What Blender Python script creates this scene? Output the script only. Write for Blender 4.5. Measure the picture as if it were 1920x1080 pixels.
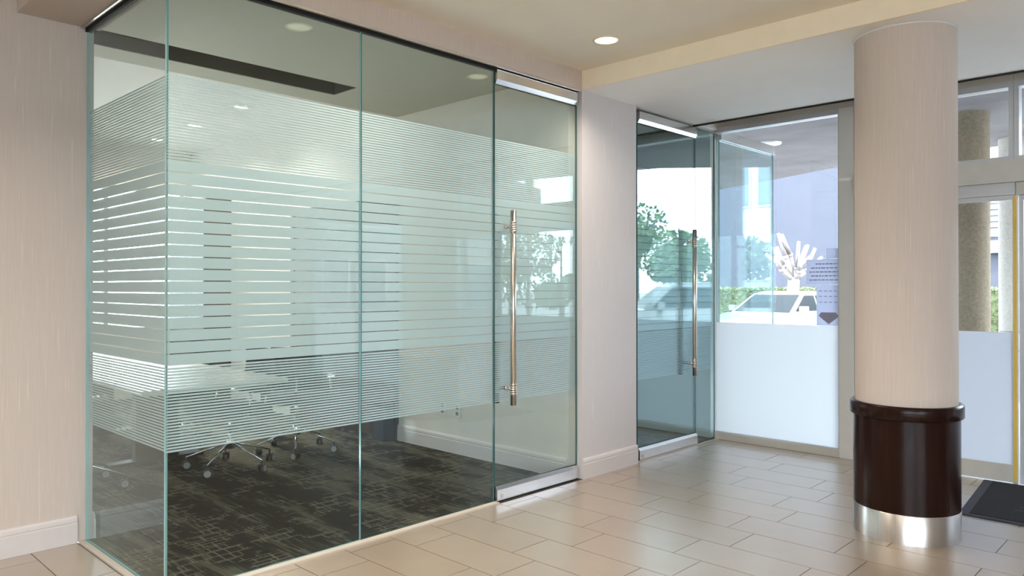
import bpy, bmesh, math, random
from mathutils import Vector, Matrix

for o in list(bpy.data.objects):
    bpy.data.objects.remove(o)
scene = bpy.context.scene
COL = scene.collection
random.seed(7)

# ------------------------------------------------------------------ camera
cd = bpy.data.cameras.new('camera')
cam = bpy.data.objects.new('camera', cd)
COL.objects.link(cam)
yaw, pitch = math.radians(43.85), math.radians(0.348)
fw = Vector((math.cos(pitch) * math.cos(yaw), math.cos(pitch) * math.sin(yaw), math.sin(pitch)))
rt = fw.cross(Vector((0, 0, 1))).normalized()
up = rt.cross(fw)
R = Matrix((rt, up, -fw)).transposed()
cam.matrix_world = Matrix.Translation((0, 0, 1.42)) @ R.to_4x4()
cd.sensor_width = 36
cd.lens = 1412.8 / 1920 * 36
cd.shift_x = (960 - 962.57) / 1920
cd.shift_y = (529.4 - 540) / 1920
cd.clip_end = 600
cd.clip_start = 0.05
scene.camera = cam

# ------------------------------------------------------------------ world, sun, exposure
SKY = 11.0
SUN = 7.0
LAMP = 14.0
w = bpy.data.worlds.new('sky')
scene.world = w
w.use_nodes = True
wn = w.node_tree
wn.nodes['Background'].inputs[0].default_value = (0.80, 0.90, 1.0, 1)
wn.nodes['Background'].inputs[1].default_value = SKY
sd = bpy.data.lights.new('sun', 'SUN')
sd.energy = SUN
sd.angle = math.radians(0.6)
sd.color = (1.0, 0.95, 0.88)
sun = bpy.data.objects.new('sun', sd)
COL.objects.link(sun)
sun.rotation_euler = Vector((-0.35, -0.55, 0.75)).to_track_quat('Z', 'Y').to_euler()
scene.view_settings.view_transform = 'Standard'
scene.view_settings.look = 'None'
scene.view_settings.exposure = 0.34
scene.view_settings.gamma = 1.0
scene.view_settings.use_curve_mapping = False
scene.cycles.max_bounces = 14
scene.cycles.diffuse_bounces = 6
scene.cycles.glossy_bounces = 6
scene.cycles.transmission_bounces = 8
scene.cycles.transparent_max_bounces = 32
scene.cycles.use_denoising = True
scene.cycles.caustics_reflective = False
scene.cycles.caustics_refractive = False
scene.cycles.sample_clamp_indirect = 6.0


def portal(x0, x1, y0, y1, z0, z1, facing):
    """a portal that guides sky light through a window opening"""
    ld = bpy.data.lights.new('sky_portal', 'AREA')
    ld.shape = 'RECTANGLE'
    ld.cycles.is_portal = True
    o = bpy.data.objects.new('sky_portal', ld)
    COL.objects.link(o)
    o.location = ((x0 + x1) / 2, (y0 + y1) / 2, (z0 + z1) / 2)
    f = Vector(facing)
    o.rotation_euler = (-f).to_track_quat('Z', 'Y').to_euler()
    wd = (y1 - y0) if abs(f.x) > 0.5 else (x1 - x0)
    ld.size, ld.size_y = (wd, z1 - z0)
    o.rotation_euler = Matrix((Vector((0, 0, 1)).cross(-f), Vector((0, 0, 1)), -f)).transposed().to_euler()
    return o


portal(6.56, 6.56, -3.5, 3.5, 0.05, 2.9, (-1, 0, 0))

# ------------------------------------------------------------------ materials
M = {}


def nodes_of(name):
    m = bpy.data.materials.new(name)
    m.use_nodes = True
    nt = m.node_tree
    return m, nt, nt.nodes['Principled BSDF']


def coords(nt, scale, kind='Object'):
    tc = nt.nodes.new('ShaderNodeTexCoord')
    mp = nt.nodes.new('ShaderNodeMapping')
    mp.inputs['Scale'].default_value = scale
    nt.links.new(tc.outputs[kind], mp.inputs['Vector'])
    return mp.outputs['Vector']


def ramp(nt, fac, stops):
    r = nt.nodes.new('ShaderNodeValToRGB')
    e = r.color_ramp.elements
    while len(e) < len(stops):
        e.new(0.5)
    for k, (p, c) in enumerate(stops):
        e[k].position = p
        e[k].color = (c[0], c[1], c[2], 1)
    nt.links.new(fac, r.inputs[0])
    return r.outputs[0]


def noise(nt, vec, scale, detail=3, rough=0.55):
    n = nt.nodes.new('ShaderNodeTexNoise')
    n.inputs['Scale'].default_value = scale
    n.inputs['Detail'].default_value = detail
    n.inputs['Roughness'].default_value = rough
    nt.links.new(vec, n.inputs['Vector'])
    return n.outputs['Fac']


def mixc(nt, fac, a, b, mode='MIX'):
    n = nt.nodes.new('ShaderNodeMix')
    n.data_type = 'RGBA'
    n.blend_type = mode
    for s, v in ((n.inputs['Factor'], fac), (n.inputs[6], a), (n.inputs[7], b)):
        if hasattr(v, 'is_output'):
            nt.links.new(v, s)
        elif isinstance(v, (int, float)):
            s.default_value = v
        else:
            s.default_value = (v[0], v[1], v[2], 1)
    return n.outputs[2]


def math_node(nt, op, a, b=None):
    n = nt.nodes.new('ShaderNodeMath')
    n.operation = op
    for i, v in enumerate((a, b)):
        if v is None:
            continue
        if hasattr(v, 'is_output'):
            nt.links.new(v, n.inputs[i])
        else:
            n.inputs[i].default_value = v
    return n.outputs[0]


def bump(nt, p, h, strength=0.2, dist=0.01):
    b = nt.nodes.new('ShaderNodeBump')
    b.inputs['Strength'].default_value = strength
    b.inputs['Distance'].default_value = dist
    nt.links.new(h, b.inputs['Height'])
    nt.links.new(b.outputs[0], p.inputs['Normal'])


def plain(name, c, rough=0.6, metal=0.0, var=0.08, scale=(3, 3, 3), nscale=3.0, spec=0.5, bmp=0.0):
    m, nt, p = nodes_of(name)
    f = noise(nt, coords(nt, scale), nscale)
    lo = [max(0, v * (1 - var)) for v in c]
    hi = [min(1, v * (1 + var)) for v in c]
    nt.links.new(ramp(nt, f, [(0.3, lo), (0.7, hi)]), p.inputs['Base Color'])
    p.inputs['Roughness'].default_value = rough
    p.inputs['Metallic'].default_value = metal
    p.inputs['Specular IOR Level'].default_value = spec
    if bmp:
        bump(nt, p, f, bmp)
    M[name] = m
    return m


def glass(name, tint, f0=0.04):
    m, nt, p = nodes_of(name)
    nt.nodes.remove(p)
    out = nt.nodes['Material Output']
    lw = nt.nodes.new('ShaderNodeLayerWeight')
    lw.inputs['Blend'].default_value = 0.5
    k = math_node(nt, 'POWER', lw.outputs['Facing'], 5.0)
    k = math_node(nt, 'MULTIPLY', k, 1 - f0)
    k = math_node(nt, 'ADD', k, f0)
    tr = nt.nodes.new('ShaderNodeBsdfTransparent')
    n = noise(nt, coords(nt, (1, 1, 1)), 0.7, 1)
    nt.links.new(ramp(nt, n, [(0.0, tint), (1.0, [min(1, v * 1.006) for v in tint])]), tr.inputs[0])
    gl = nt.nodes.new('ShaderNodeBsdfGlossy')
    gl.inputs['Roughness'].default_value = 0.0
    gl.inputs['Color'].default_value = (0.87, 0.98, 1.0, 1)
    mx = nt.nodes.new('ShaderNodeMixShader')
    nt.links.new(k, mx.inputs[0])
    nt.links.new(tr.outputs[0], mx.inputs[1])
    nt.links.new(gl.outputs[0], mx.inputs[2])
    nt.links.new(mx.outputs[0], out.inputs[0])
    M[name] = m


def film(name, col, trans, clear=0.0):
    m, nt, p = nodes_of(name)
    nt.nodes.remove(p)
    out = nt.nodes['Material Output']
    n = noise(nt, coords(nt, (1, 1, 1)), 1.5, 2)
    c = ramp(nt, n, [(0.2, [v * 0.985 for v in col]), (0.8, col)])
    d = nt.nodes.new('ShaderNodeBsdfDiffuse')
    t = nt.nodes.new('ShaderNodeBsdfTranslucent')
    nt.links.new(c, d.inputs[0])
    nt.links.new(c, t.inputs[0])
    mx = nt.nodes.new('ShaderNodeMixShader')
    mx.inputs[0].default_value = trans
    nt.links.new(d.outputs[0], mx.inputs[1])
    nt.links.new(t.outputs[0], mx.inputs[2])
    res = mx.outputs[0]
    if clear:
        tr = nt.nodes.new('ShaderNodeBsdfTransparent')
        m2 = nt.nodes.new('ShaderNodeMixShader')
        m2.inputs[0].default_value = clear
        nt.links.new(res, m2.inputs[1])
        nt.links.new(tr.outputs[0], m2.inputs[2])
        res = m2.outputs[0]
    nt.links.new(res, out.inputs[0])
    M[name] = m


def wallpaper(name, c, amt=1.0):
    m, nt, p = nodes_of(name)
    v = coords(nt, (1, 1, 0.012))
    fine = noise(nt, v, 330, 2, 0.6)
    v2 = coords(nt, (1, 1, 0.03))
    mid = noise(nt, v2, 60, 2, 0.6)
    v3 = coords(nt, (1, 1, 0.022))
    slub = noise(nt, v3, 150, 1, 0.5)
    base = ramp(nt, fine, [(0.30, [x * (1 - .06 * amt) for x in c]), (0.70, [x * (1 + .05 * amt) for x in c])])
    base = mixc(nt, ramp(nt, mid, [(0.3, (0, 0, 0)), (0.75, (0.35, 0.35, 0.35))]), base, [x * 0.93 for x in c])
    base = mixc(nt, ramp(nt, slub, [(0.68, (0, 0, 0)), (0.78, (0.55, 0.55, 0.55))]), base, [min(1, x * 1.28 + .02) for x in c])
    nt.links.new(base, p.inputs['Base Color'])
    p.inputs['Roughness'].default_value = 0.75
    p.inputs['Specular IOR Level'].default_value = 0.25
    bump(nt, p, fine, 0.12, 0.003)
    M[name] = m


def carpet(name, dark, light, line):
    m, nt, p = nodes_of(name)
    big = noise(nt, coords(nt, (2.2, 0.40, 1)), 1.5, 5, 0.62)
    streak = noise(nt, coords(nt, (52, 3.2, 1)), 1.2, 3, 0.6)
    f = math_node(nt, 'ADD', math_node(nt, 'MULTIPLY', big, 0.66), math_node(nt, 'MULTIPLY', streak, 0.34))
    base = ramp(nt, f, [(0.47, dark), (0.505, [v * 2.0 for v in dark]), (0.535, light), (0.62, [v * 1.2 for v in light])])
    # broken maze of thin lines
    def lines(sx, sy, seed):
        tc = nt.nodes.new('ShaderNodeTexCoord')
        mp = nt.nodes.new('ShaderNodeMapping')
        mp.inputs['Scale'].default_value = (sx, sy, 1)
        mp.inputs['Location'].default_value = (seed, seed * .37, 0)
        nt.links.new(tc.outputs['Object'], mp.inputs['Vector'])
        b = nt.nodes.new('ShaderNodeTexBrick')
        b.inputs['Color1'].default_value = (0, 0, 0, 1)
        b.inputs['Color2'].default_value = (0, 0, 0, 1)
        b.inputs['Mortar'].default_value = (1, 1, 1, 1)
        b.inputs['Scale'].default_value = 1.0
        b.inputs['Mortar Size'].default_value = 0.036
        b.inputs['Mortar Smooth'].default_value = 0.2
        b.inputs['Brick Width'].default_value = 0.9
        b.inputs['Row Height'].default_value = 0.6
        b.offset = 0.37
        nt.links.new(mp.outputs[0], b.inputs['Vector'])
        return b.outputs['Color']
    l = mixc(nt, 1.0, lines(6.5, 6.5, 0.2), lines(9.1, 7.7, 3.3), 'LIGHTEN')
    mask = ramp(nt, noise(nt, coords(nt, (1, 1, 1)), 5.5, 3), [(0.49, (0, 0, 0)), (0.55, (0.75, 0.75, 0.75))])
    l = mixc(nt, 1.0, l, mask, 'MULTIPLY')
    base = mixc(nt, l, base, line)
    nt.links.new(base, p.inputs['Base Color'])
    p.inputs['Roughness'].default_value = 0.95
    p.inputs['Specular IOR Level'].default_value = 0.1
    bump(nt, p, noise(nt, coords(nt, (1, 1, 1)), 400, 1), 0.3, 0.004)
    M[name] = m


def emitter(name, c, s):
    m, nt, p = nodes_of(name)
    n = noise(nt, coords(nt, (1, 1, 1)), 5.0, 1)
    nt.links.new(ramp(nt, n, [(0.0, [v * .97 for v in c]), (1.0, c)]), p.inputs['Emission Color'])
    p.inputs['Emission Strength'].default_value = s
    p.inputs['Base Color'].default_value = (0.9, 0.85, 0.75, 1)
    M[name] = m


WP = (0.63, 0.54, 0.485)
wallpaper('wallpaper', WP)
wallpaper('pier_paper', (0.64, 0.60, 0.60), 0.35)
plain('baseboard', (0.66, 0.61, 0.60), 0.45, var=0.02)
plain('paint_wall', (0.74, 0.70, 0.64), 0.8, var=0.02)
plain('paint_lobby', (0.78, 0.75, 0.71), 0.8, var=0.02)
plain('ceiling_warm', (0.89, 0.83, 0.715), 0.85, var=0.015, nscale=1.0)
plain('ceiling_cool', (0.90, 0.89, 0.87), 0.85, var=0.015, nscale=1.0)
plain('beam_cream', (0.93, 0.82, 0.645), 0.8, var=0.02)
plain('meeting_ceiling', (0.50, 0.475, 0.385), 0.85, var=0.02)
plain('slot_dark', (0.045, 0.042, 0.034), 0.8)
plain('black_gap', (0.006, 0.006, 0.006), 0.7)
plain('tile', (0.60, 0.49, 0.37), 0.22, var=0.07, scale=(1, 1, 1), nscale=4.0, spec=0.55)
plain('grout', (0.07, 0.055, 0.045), 0.9)
plain('stone_strip', (0.62, 0.55, 0.47), 0.4, var=0.03)
plain('satin_steel', (0.78, 0.77, 0.78), 0.22, 1.0, var=0.03, scale=(1, 40, 1))
plain('brushed_steel', (0.62, 0.58, 0.55), 0.34, 1.0, var=0.06, scale=(60, 60, 1), nscale=2)
plain('handle_steel', (0.66, 0.60, 0.54), 0.24, 1.0, var=0.05, scale=(20, 20, 1))
plain('chrome', (0.62, 0.63, 0.65), 0.12, 1.0, var=0.02)
plain('aluminium', (0.64, 0.64, 0.66), 0.42, 0.55, var=0.03, scale=(1, 1, 30))
plain('aluminium_beige', (0.62, 0.59, 0.54), 0.5, 0.25, var=0.03)
plain('post_white', (0.74, 0.73, 0.71), 0.5, var=0.02)
plain('yellow_tape', (0.85, 0.55, 0.10), 0.5, var=0.04)
plain('black_plastic', (0.018, 0.018, 0.02), 0.45)
plain('grey_plastic', (0.28, 0.28, 0.28), 0.5)
plain('chair_fabric', (0.03, 0.03, 0.035), 0.8, bmp=0.1)
plain('table_white', (0.80, 0.79, 0.76), 0.25, var=0.02)
plain('navy', (0.022, 0.024, 0.040), 0.5)
plain('white_plate', (0.75, 0.74, 0.71), 0.4, var=0.01)
plain('mat_fibre', (0.022, 0.022, 0.030), 0.95, var=0.5, scale=(60, 60, 60), nscale=4, bmp=0.5)
plain('mat_rubber', (0.03, 0.028, 0.05), 0.6)
plain('mat_print', (0.05, 0.095, 0.085), 0.9, var=0.4, scale=(50, 50, 50))
plain('edge_teal', (0.30, 0.56, 0.60), 0.15, var=0.08, scale=(1, 1, 2), spec=0.8)
plain('edge_dark', (0.05, 0.14, 0.14), 0.2, var=0.08)
plain('concrete', (0.17, 0.150, 0.157), 0.8, var=0.22, nscale=1.6, scale=(1, 1, 1), bmp=0.2)
plain('concrete_sunlit', (0.52, 0.49, 0.45), 0.9, var=0.12, scale=(12, 12, 12), bmp=0.4)  # sunlight on the outer canopy column put into its base colour
plain('concrete_column', (0.30, 0.235, 0.165), 0.9, var=0.20, scale=(12, 12, 12), bmp=0.5)
plain('pavement', (0.50, 0.49, 0.48), 0.9, var=0.10, scale=(0.5, 0.5, 0.5))
plain('asphalt', (0.24, 0.24, 0.25), 0.9, var=0.12, scale=(0.6, 0.6, 0.6))
plain('blue_stucco', (0.064, 0.067, 0.090), 0.9, var=0.04, scale=(0.5, 0.5, 0.5))
plain('grey_stucco', (0.26, 0.27, 0.27), 0.9, var=0.05, scale=(0.5, 0.5, 0.5))
plain('white_stucco', (0.70, 0.70, 0.68), 0.9, var=0.05, scale=(0.5, 0.5, 0.5))
plain('dark_pane', (0.10, 0.16, 0.20), 0.1, spec=0.8)
plain('car_white', (0.22, 0.225, 0.23), 0.2, var=0.01, spec=0.6)
plain('car_blue', (0.05, 0.10, 0.13), 0.25, var=0.03, spec=0.6)
plain('car_glass', (0.016, 0.02, 0.024), 0.2, spec=0.04)
plain('tyre', (0.02, 0.02, 0.02), 0.8)
plain('rim', (0.6, 0.6, 0.6), 0.3, 0.8)
plain('tail_red', (0.6, 0.03, 0.03), 0.3)
plain('headlamp', (0.8, 0.8, 0.82), 0.1, spec=0.9)
plain('bark_pale', (0.24, 0.21, 0.20), 0.9, var=0.2, scale=(3, 3, 1), bmp=0.4)
plain('bark', (0.16, 0.12, 0.09), 0.9, var=0.25, scale=(6, 6, 1), bmp=0.5)
plain('leaf', (0.075, 0.13, 0.035), 0.6, var=0.35, scale=(4, 4, 4))
plain('leaf_hedge', (0.075, 0.095, 0.035), 0.6, var=0.35, scale=(5, 5, 5))
plain('palm_leaf', (0.06, 0.09, 0.03), 0.6, var=0.3, scale=(4, 4, 4))
plain('paper', (0.70, 0.74, 0.86), 0.7, var=0.01)
plain('print_grey', (0.30, 0.31, 0.38), 0.8)
plain('print_mauve', (0.34, 0.34, 0.46), 0.8)
plain('door_wood', (0.055, 0.035, 0.025), 0.35, var=0.25, scale=(14, 14, 0.8))
plain('wainscot_wood', (0.018, 0.006, 0.004), 0.22, var=0.30, scale=(9, 9, 0.5), nscale=3, spec=0.16)
plain('downlight_trim', (0.75, 0.70, 0.58), 0.4, var=0.01)
glass('clear_glass', (0.925, 0.962, 0.952), 0.04)
glass('teal_glass', (0.86, 0.955, 0.97), 0.13)
glass('window_glass', (0.96, 0.985, 0.985))
film('frost_film', (0.765, 0.84, 0.87), 0.35)
film('window_frost', (0.94, 0.95, 0.97), 0.8)
film('door_frost', (0.72, 0.73, 0.77), 0.7)
film('window_shade', (0.92, 0.92, 0.90), 0.75)
film('notice_paper', (0.74, 0.76, 0.88), 0.8)
carpet('carpet', (0.0075, 0.0075, 0.0085), (0.080, 0.073, 0.053), (0.20, 0.185, 0.14))
emitter('lamp_lens', (1.0, 0.86, 0.55), 2.6)
emitter('meeting_lens', (1.0, 0.92, 0.75), 26.0)

# ------------------------------------------------------------------ helpers
ORG = {}


def tag(o, label, cat, group=None, kind=None):
    o['label'] = label
    o['category'] = cat
    if group:
        o['group'] = group
    if kind:
        o['kind'] = kind
    return o


def thing(name, label, cat, loc, group=None, kind=None):
    o = bpy.data.objects.new(name, None)
    o.empty_display_size = 0.1
    COL.objects.link(o)
    o.location = loc
    ORG[o.name] = Vector(loc)
    return tag(o, label, cat, group, kind)


class S:
    """a bmesh being collected"""

    def __init__(s):
        s.bm = bmesh.new()

    def box(s, x0, x1, y0, y1, z0, z1, mi=None):
        x0, x1 = sorted((x0, x1)); y0, y1 = sorted((y0, y1)); z0, z1 = sorted((z0, z1))
        v = [s.bm.verts.new(c) for c in ((x0, y0, z0), (x1, y0, z0), (x1, y1, z0), (x0, y1, z0), (x0, y0, z1), (x1, y0, z1), (x1, y1, z1), (x0, y1, z1))]
        fs = []
        for q in ((0, 3, 2, 1), (4, 5, 6, 7), (0, 1, 5, 4), (1, 2, 6, 5), (2, 3, 7, 6), (3, 0, 4, 7)):
            fs.append(s.bm.faces.new([v[k] for k in q]))
        if mi is not None:
            for f in fs:
                f.material_index = mi
        return fs

    def prism(s, pts, axis, a0, a1):
        """polygon pts in the plane across axis, extruded from a0 to a1"""
        def P(p, a):
            if axis == 'x':
                return (a, p[0], p[1])
            if axis == 'y':
                return (p[0], a, p[1])
            return (p[0], p[1], a)
        A = [s.bm.verts.new(P(p, a0)) for p in pts]
        B = [s.bm.verts.new(P(p, a1)) for p in pts]
        n = len(pts)
        s.bm.faces.new(A[::-1])
        s.bm.faces.new(B)
        for i in range(n):
            s.bm.faces.new((A[i], A[(i + 1) % n], B[(i + 1) % n], B[i]))

    def tube(s, p0, p1, r0, r1=None, n=16, caps=True):
        r1 = r0 if r1 is None else r1
        p0, p1 = Vector(p0), Vector(p1)
        d = (p1 - p0).normalized()
        a = d.orthogonal().normalized()
        b = d.cross(a)
        A, B = [], []
        for i in range(n):
            t = 2 * math.pi * i / n
            e = a * math.cos(t) + b * math.sin(t)
            A.append(s.bm.verts.new(p0 + e * r0))
            B.append(s.bm.verts.new(p1 + e * r1))
        for i in range(n):
            f = s.bm.faces.new((A[i], A[(i + 1) % n], B[(i + 1) % n], B[i]))
            f.smooth = True
        if caps:
            s.bm.faces.new(A[::-1])
            s.bm.faces.new(B)

    def lathe(s, prof, c=(0, 0), n=64, sharp=True):
        """profile of (r, z) turned about a vertical axis at c"""
        rings = []
        for r, z in prof:
            rings.append([s.bm.verts.new((c[0] + r * math.cos(2 * math.pi * i / n), c[1] + r * math.sin(2 * math.pi * i / n), z)) for i in range(n)])
        for a, b in zip(rings[:-1], rings[1:]):
            for i in range(n):
                f = s.bm.faces.new((a[i], a[(i + 1) % n], b[(i + 1) % n], b[i]))
                f.smooth = True
        return rings

    def ball(s, c, r, sc=(1, 1, 1), sub=2):
        res = bmesh.ops.create_icosphere(s.bm, subdivisions=sub, radius=r)
        for v in res['verts']:
            v.co = Vector((v.co.x * sc[0], v.co.y * sc[1], v.co.z * sc[2])) + Vector(c)
            for f in v.link_faces:
                f.smooth = True

    def bevel(s, wd, seg=2):
        es = [e for e in s.bm.edges if len(e.link_faces) == 2 and e.calc_face_angle(0) > 0.6]
        bmesh.ops.bevel(s.bm, geom=es, offset=wd, segments=seg, affect='EDGES', profile=0.5)
        return s

    def make(s, name, mat, parent=None, origin=None):
        me = bpy.data.meshes.new(name)
        bmesh.ops.recalc_face_normals(s.bm, faces=s.bm.faces)
        o = bpy.data.objects.new(name, me)
        COL.objects.link(o)
        if parent is not None:
            off = ORG[parent.name]
            o.parent = parent
        else:
            if origin is None:
                vs = [v.co for v in s.bm.verts]
                lo = [min(v[k] for v in vs) for k in range(3)]
                hi = [max(v[k] for v in vs) for k in range(3)]
                origin = ((lo[0] + hi[0]) / 2, (lo[1] + hi[1]) / 2, lo[2])
            off = Vector(origin)
            o.location = off
        ORG[o.name] = Vector(off)
        if off.length:
            bmesh.ops.translate(s.bm, verts=s.bm.verts, vec=-off)
        s.bm.to_mesh(me)
        s.bm.free()
        for m in (mat if isinstance(mat, (list, tuple)) else (mat,)):
            me.materials.append(M[m])
        return o


def box(name, mat, b, parent=None, bev=0.0, origin=None):
    s = S()
    s.box(*b)
    if bev:
        s.bevel(bev)
    return s.make(name, mat, parent, origin)


def struct(name, mat, b, label, cat, bev=0.0):
    o = box(name, mat, b, None, bev)
    return tag(o, label, cat, kind='structure')


def copy_tree(o, parent=None):
    c = o.copy()
    COL.objects.link(c)
    c.parent = parent
    for ch in o.children:
        copy_tree(ch, c)
    return c


# ------------------------------------------------------------------ measures (metres; x along the glass front, y into the meeting room)
YG = 3.547          # glass front plane
X0 = 1.395          # glass corner
YL = 4.66           # papered wall on the far left
ZG = 2.86           # top of glass
ZH = 2.875          # underside of header
ZC = 3.02           # lobby ceiling
ZL = 2.882          # lower ceiling by the windows
XB = 4.375          # ceiling step
XP0, XP1 = 4.372, 5.072   # papered pier
XW = 6.433          # window wall
T = 0.0075          # half glass thickness
YF = 10.15          # far wall of meeting room
XR = 4.30           # face of meeting room's right wall

# ------------------------------------------------------------------ floor with single tiles
floor = struct('floor', 'grout', (-5.0, 6.42, -6.0, 4.66, -0.12, -0.0035), 'beige rectangular stone tiles laid in staggered rows across the lobby', 'floor')
PX, PY = 0.2972, 0.6217
cache = {}


def tile(x0, x1, y0, y1):
    g = 0.0021
    if x1 - x0 < 0.015 or y1 - y0 < 0.015:
        return
    key = (round(x1 - x0, 3), round(y1 - y0, 3))
    if key not in cache:
        s = S()
        hx, hy = key[0] / 2 - g, key[1] / 2 - g
        s.box(-hx, hx, -hy, hy, -0.0034, 0.0)
        s.bevel(0.0008, 1)
        me = bpy.data.meshes.new('tile')
        bmesh.ops.recalc_face_normals(s.bm, faces=s.bm.faces)
        s.bm.to_mesh(me)
        s.bm.free()
        me.materials.append(M['tile_var'])
        cache[key] = me
    o = bpy.data.objects.new('tile', cache[key])
    COL.objects.link(o)
    o.parent = floor
    o.location = Vector(((x0 + x1) / 2, (y0 + y1) / 2, 0)) - ORG[floor.name]


# tile material varies from piece to piece
m, nt, p = nodes_of('tile_var')
oi = nt.nodes.new('ShaderNodeObjectInfo')
vv = coords(nt, (1, 1, 1))
cl = ramp(nt, noise(nt, vv, 5, 4), [(0.25, (0.335, 0.242, 0.158)), (0.75, (0.392, 0.292, 0.203))])
cl = mixc(nt, 1.0, cl, ramp(nt, oi.outputs['Random'], [(0, (0.93, 0.92, 0.91)), (1, (1.0, 1.0, 1.0))]), 'MULTIPLY')
nt.links.new(cl, p.inputs['Base Color'])
p.inputs['Roughness'].default_value = 0.34
p.inputs['Specular IOR Level'].default_value = 0.6
p.inputs['Coat Weight'].default_value = 1.0
p.inputs['Coat Roughness'].default_value = 0.28
p.inputs['Coat IOR'].default_value = 2.9
M['tile_var'] = m
bs = M['brushed_steel'].node_tree.nodes['Principled BSDF']
bs.inputs['Anisotropic'].default_value = 0.75
bs.inputs['Anisotropic Rotation'].default_value = 0.25
k0 = math.floor((-0.2 - 3.2005) / PX)
for k in range(k0, 12):
    xa, xb = 3.2005 + PX * k, 3.2005 + PX * (k + 1)
    xa, xb = max(xa, -0.2), min(xb, 6.39)
    if xb <= xa:
        continue
    yy0 = 2.631 if k % 2 == 0 else 2.801
    j = math.floor((-2.0 - yy0) / PY)
    while True:
        ya, yb = yy0 + PY * j, yy0 + PY * (j + 1)
        j += 1
        if ya > 4.64:
            break
        ya = max(ya, -2.0)
        if xa < 1.34 < xb and yb > 3.49:
            tile(xa, xb, ya, min(yb, 3.49)) if ya < 3.49 else None
            tile(xa, 1.345, max(ya, 3.49), min(yb, 4.64))
            continue
        ym = 4.64 if xb <= 1.345 else 3.49
        if ya < ym:
            tile(xa, xb, ya, min(yb, ym))

# carpets
def flat(name, mat, b, label, cat, kind=None):
    return tag(box(name, mat, b), label, cat, kind=kind)


flat('floor_carpet', 'carpet', (X0 - 0.01, XR + 0.02, YG - 0.012, YF, -0.10, 0.002), 'dark grey and olive patterned carpet inside the glass meeting room', 'carpet', 'structure')
flat('floor_carpet', 'carpet', (4.45, 6.45, YG - 0.02, 7.2, -0.10, 0.002), 'dark patterned carpet in the room behind the second glass door', 'carpet', 'structure')
# threshold strips
s = S(); s.box(X0 - 0.035, 3.505, YG - 0.055, YG - 0.014, -0.01, 0.008)
tag(s.bevel(0.002).make('trim_1', 'stone_strip'), 'pale stone strip along the foot of the long glass front', 'threshold', kind='structure')
s = S(); s.box(X0 - 0.045, X0 - 0.012, YG - 0.014, YL, -0.01, 0.008)
tag(s.bevel(0.002).make('trim_2', 'stone_strip'), 'pale stone strip along the foot of the short glass side', 'threshold', kind='structure')
s = S(); s.box(XP1, 6.40, YG - 0.055, YG - 0.020, -0.01, 0.004)
tag(s.bevel(0.001).make('trim_3', 'stone_strip'), 'pale stone strip under the second glass door', 'threshold', kind='structure')

# ------------------------------------------------------------------ walls
struct('wall_left', 'wallpaper', (-5.0, X0 + 0.03, YL, YL + 0.14, 0, ZC), 'beige slubbed wallpaper wall beside the glass corner', 'wall')


def baseboard(name, axis, a0, a1, face, d, label, h=0.15):
    """profiled board; face is the wall plane, d the side it stands out to"""
    t = 0.018
    pr = [(face, 0), (face + d * t, 0), (face + d * t, h - 0.042), (face + d * (t - .005), h - 0.039), (face + d * (t - .005), h - 0.034), (face + d * (t - .002), h - 0.030),
          (face + d * (t - .004), h - 0.012), (face + d * (t - .010), h), (face, h)]
    s = S()
    s.prism(pr, axis, a0, a1)
    return tag(s.make(name, 'baseboard'), label, 'baseboard', kind='structure')


baseboard('baseboard_left', 'x', -5.0, X0 - 0.05, YL, -1, 'white moulded baseboard along the beige papered wall')
baseboard('baseboard_pier', 'x', XP0, XP1, YG - 0.05, -1, 'pinkish moulded baseboard round the pier between the two glass doors')
baseboard('baseboard_meeting', 'y', YG + 0.03, 5.60, XR, -1, 'moulded baseboard on the meeting room wall behind the first glass door')
baseboard('baseboard_jamb', 'y', YL - 0.0, YL + 0.14, X0 + 0.03, 1, 'short baseboard return at the wall end behind the glass')

s = S()
s.box(XP0, XP1, YG - 0.05, YG + 0.09, 0, ZL + 0.02)
tag(s.make('wall_pier', 'pier_paper'), 'pale pinkish papered pier between the two glass doors', 'wall', kind='structure')
struct('wall_meeting_right', 'paint_wall', (XR, 4.45, YG + 0.02, YF, 0, 3.3), 'plain beige side wall of the meeting room', 'wall')
# far wall of the meeting room with a window opening
s = S()
wx0, wx1, wz0, wz1 = 2.3, 4.22, 0.85, 2.70
s.box(0.9, wx0, YF, YF + 0.15, 0, 3.3)
s.box(wx1, XR, YF, YF + 0.15, 0, 3.3)
s.box(wx0, wx1, YF, YF + 0.15, 0, wz0)
s.box(wx0, wx1, YF, YF + 0.15, wz1, 3.3)
tag(s.make('wall_meeting_far', 'paint_wall'), 'far beige wall of the meeting room around its bright window', 'wall', kind='structure')
struct('wall_meeting_left', 'paint_wall', (0.9, 1.05, YL + 0.14, YF, 0, 3.3), 'beige side wall of the meeting room hidden behind the papered wall', 'wall')
struct('wall_side_room', 'paint_wall', (4.45, 6.45, 7.2, 7.35, 0, 3.0), 'far wall of the room behind the second glass door', 'wall')
struct('wall_side_room_right', 'paint_wall', (6.40, 6.55, YG + 0.03, 7.2, 0, 3.4), 'outer wall of the room behind the second glass door', 'wall')
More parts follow.
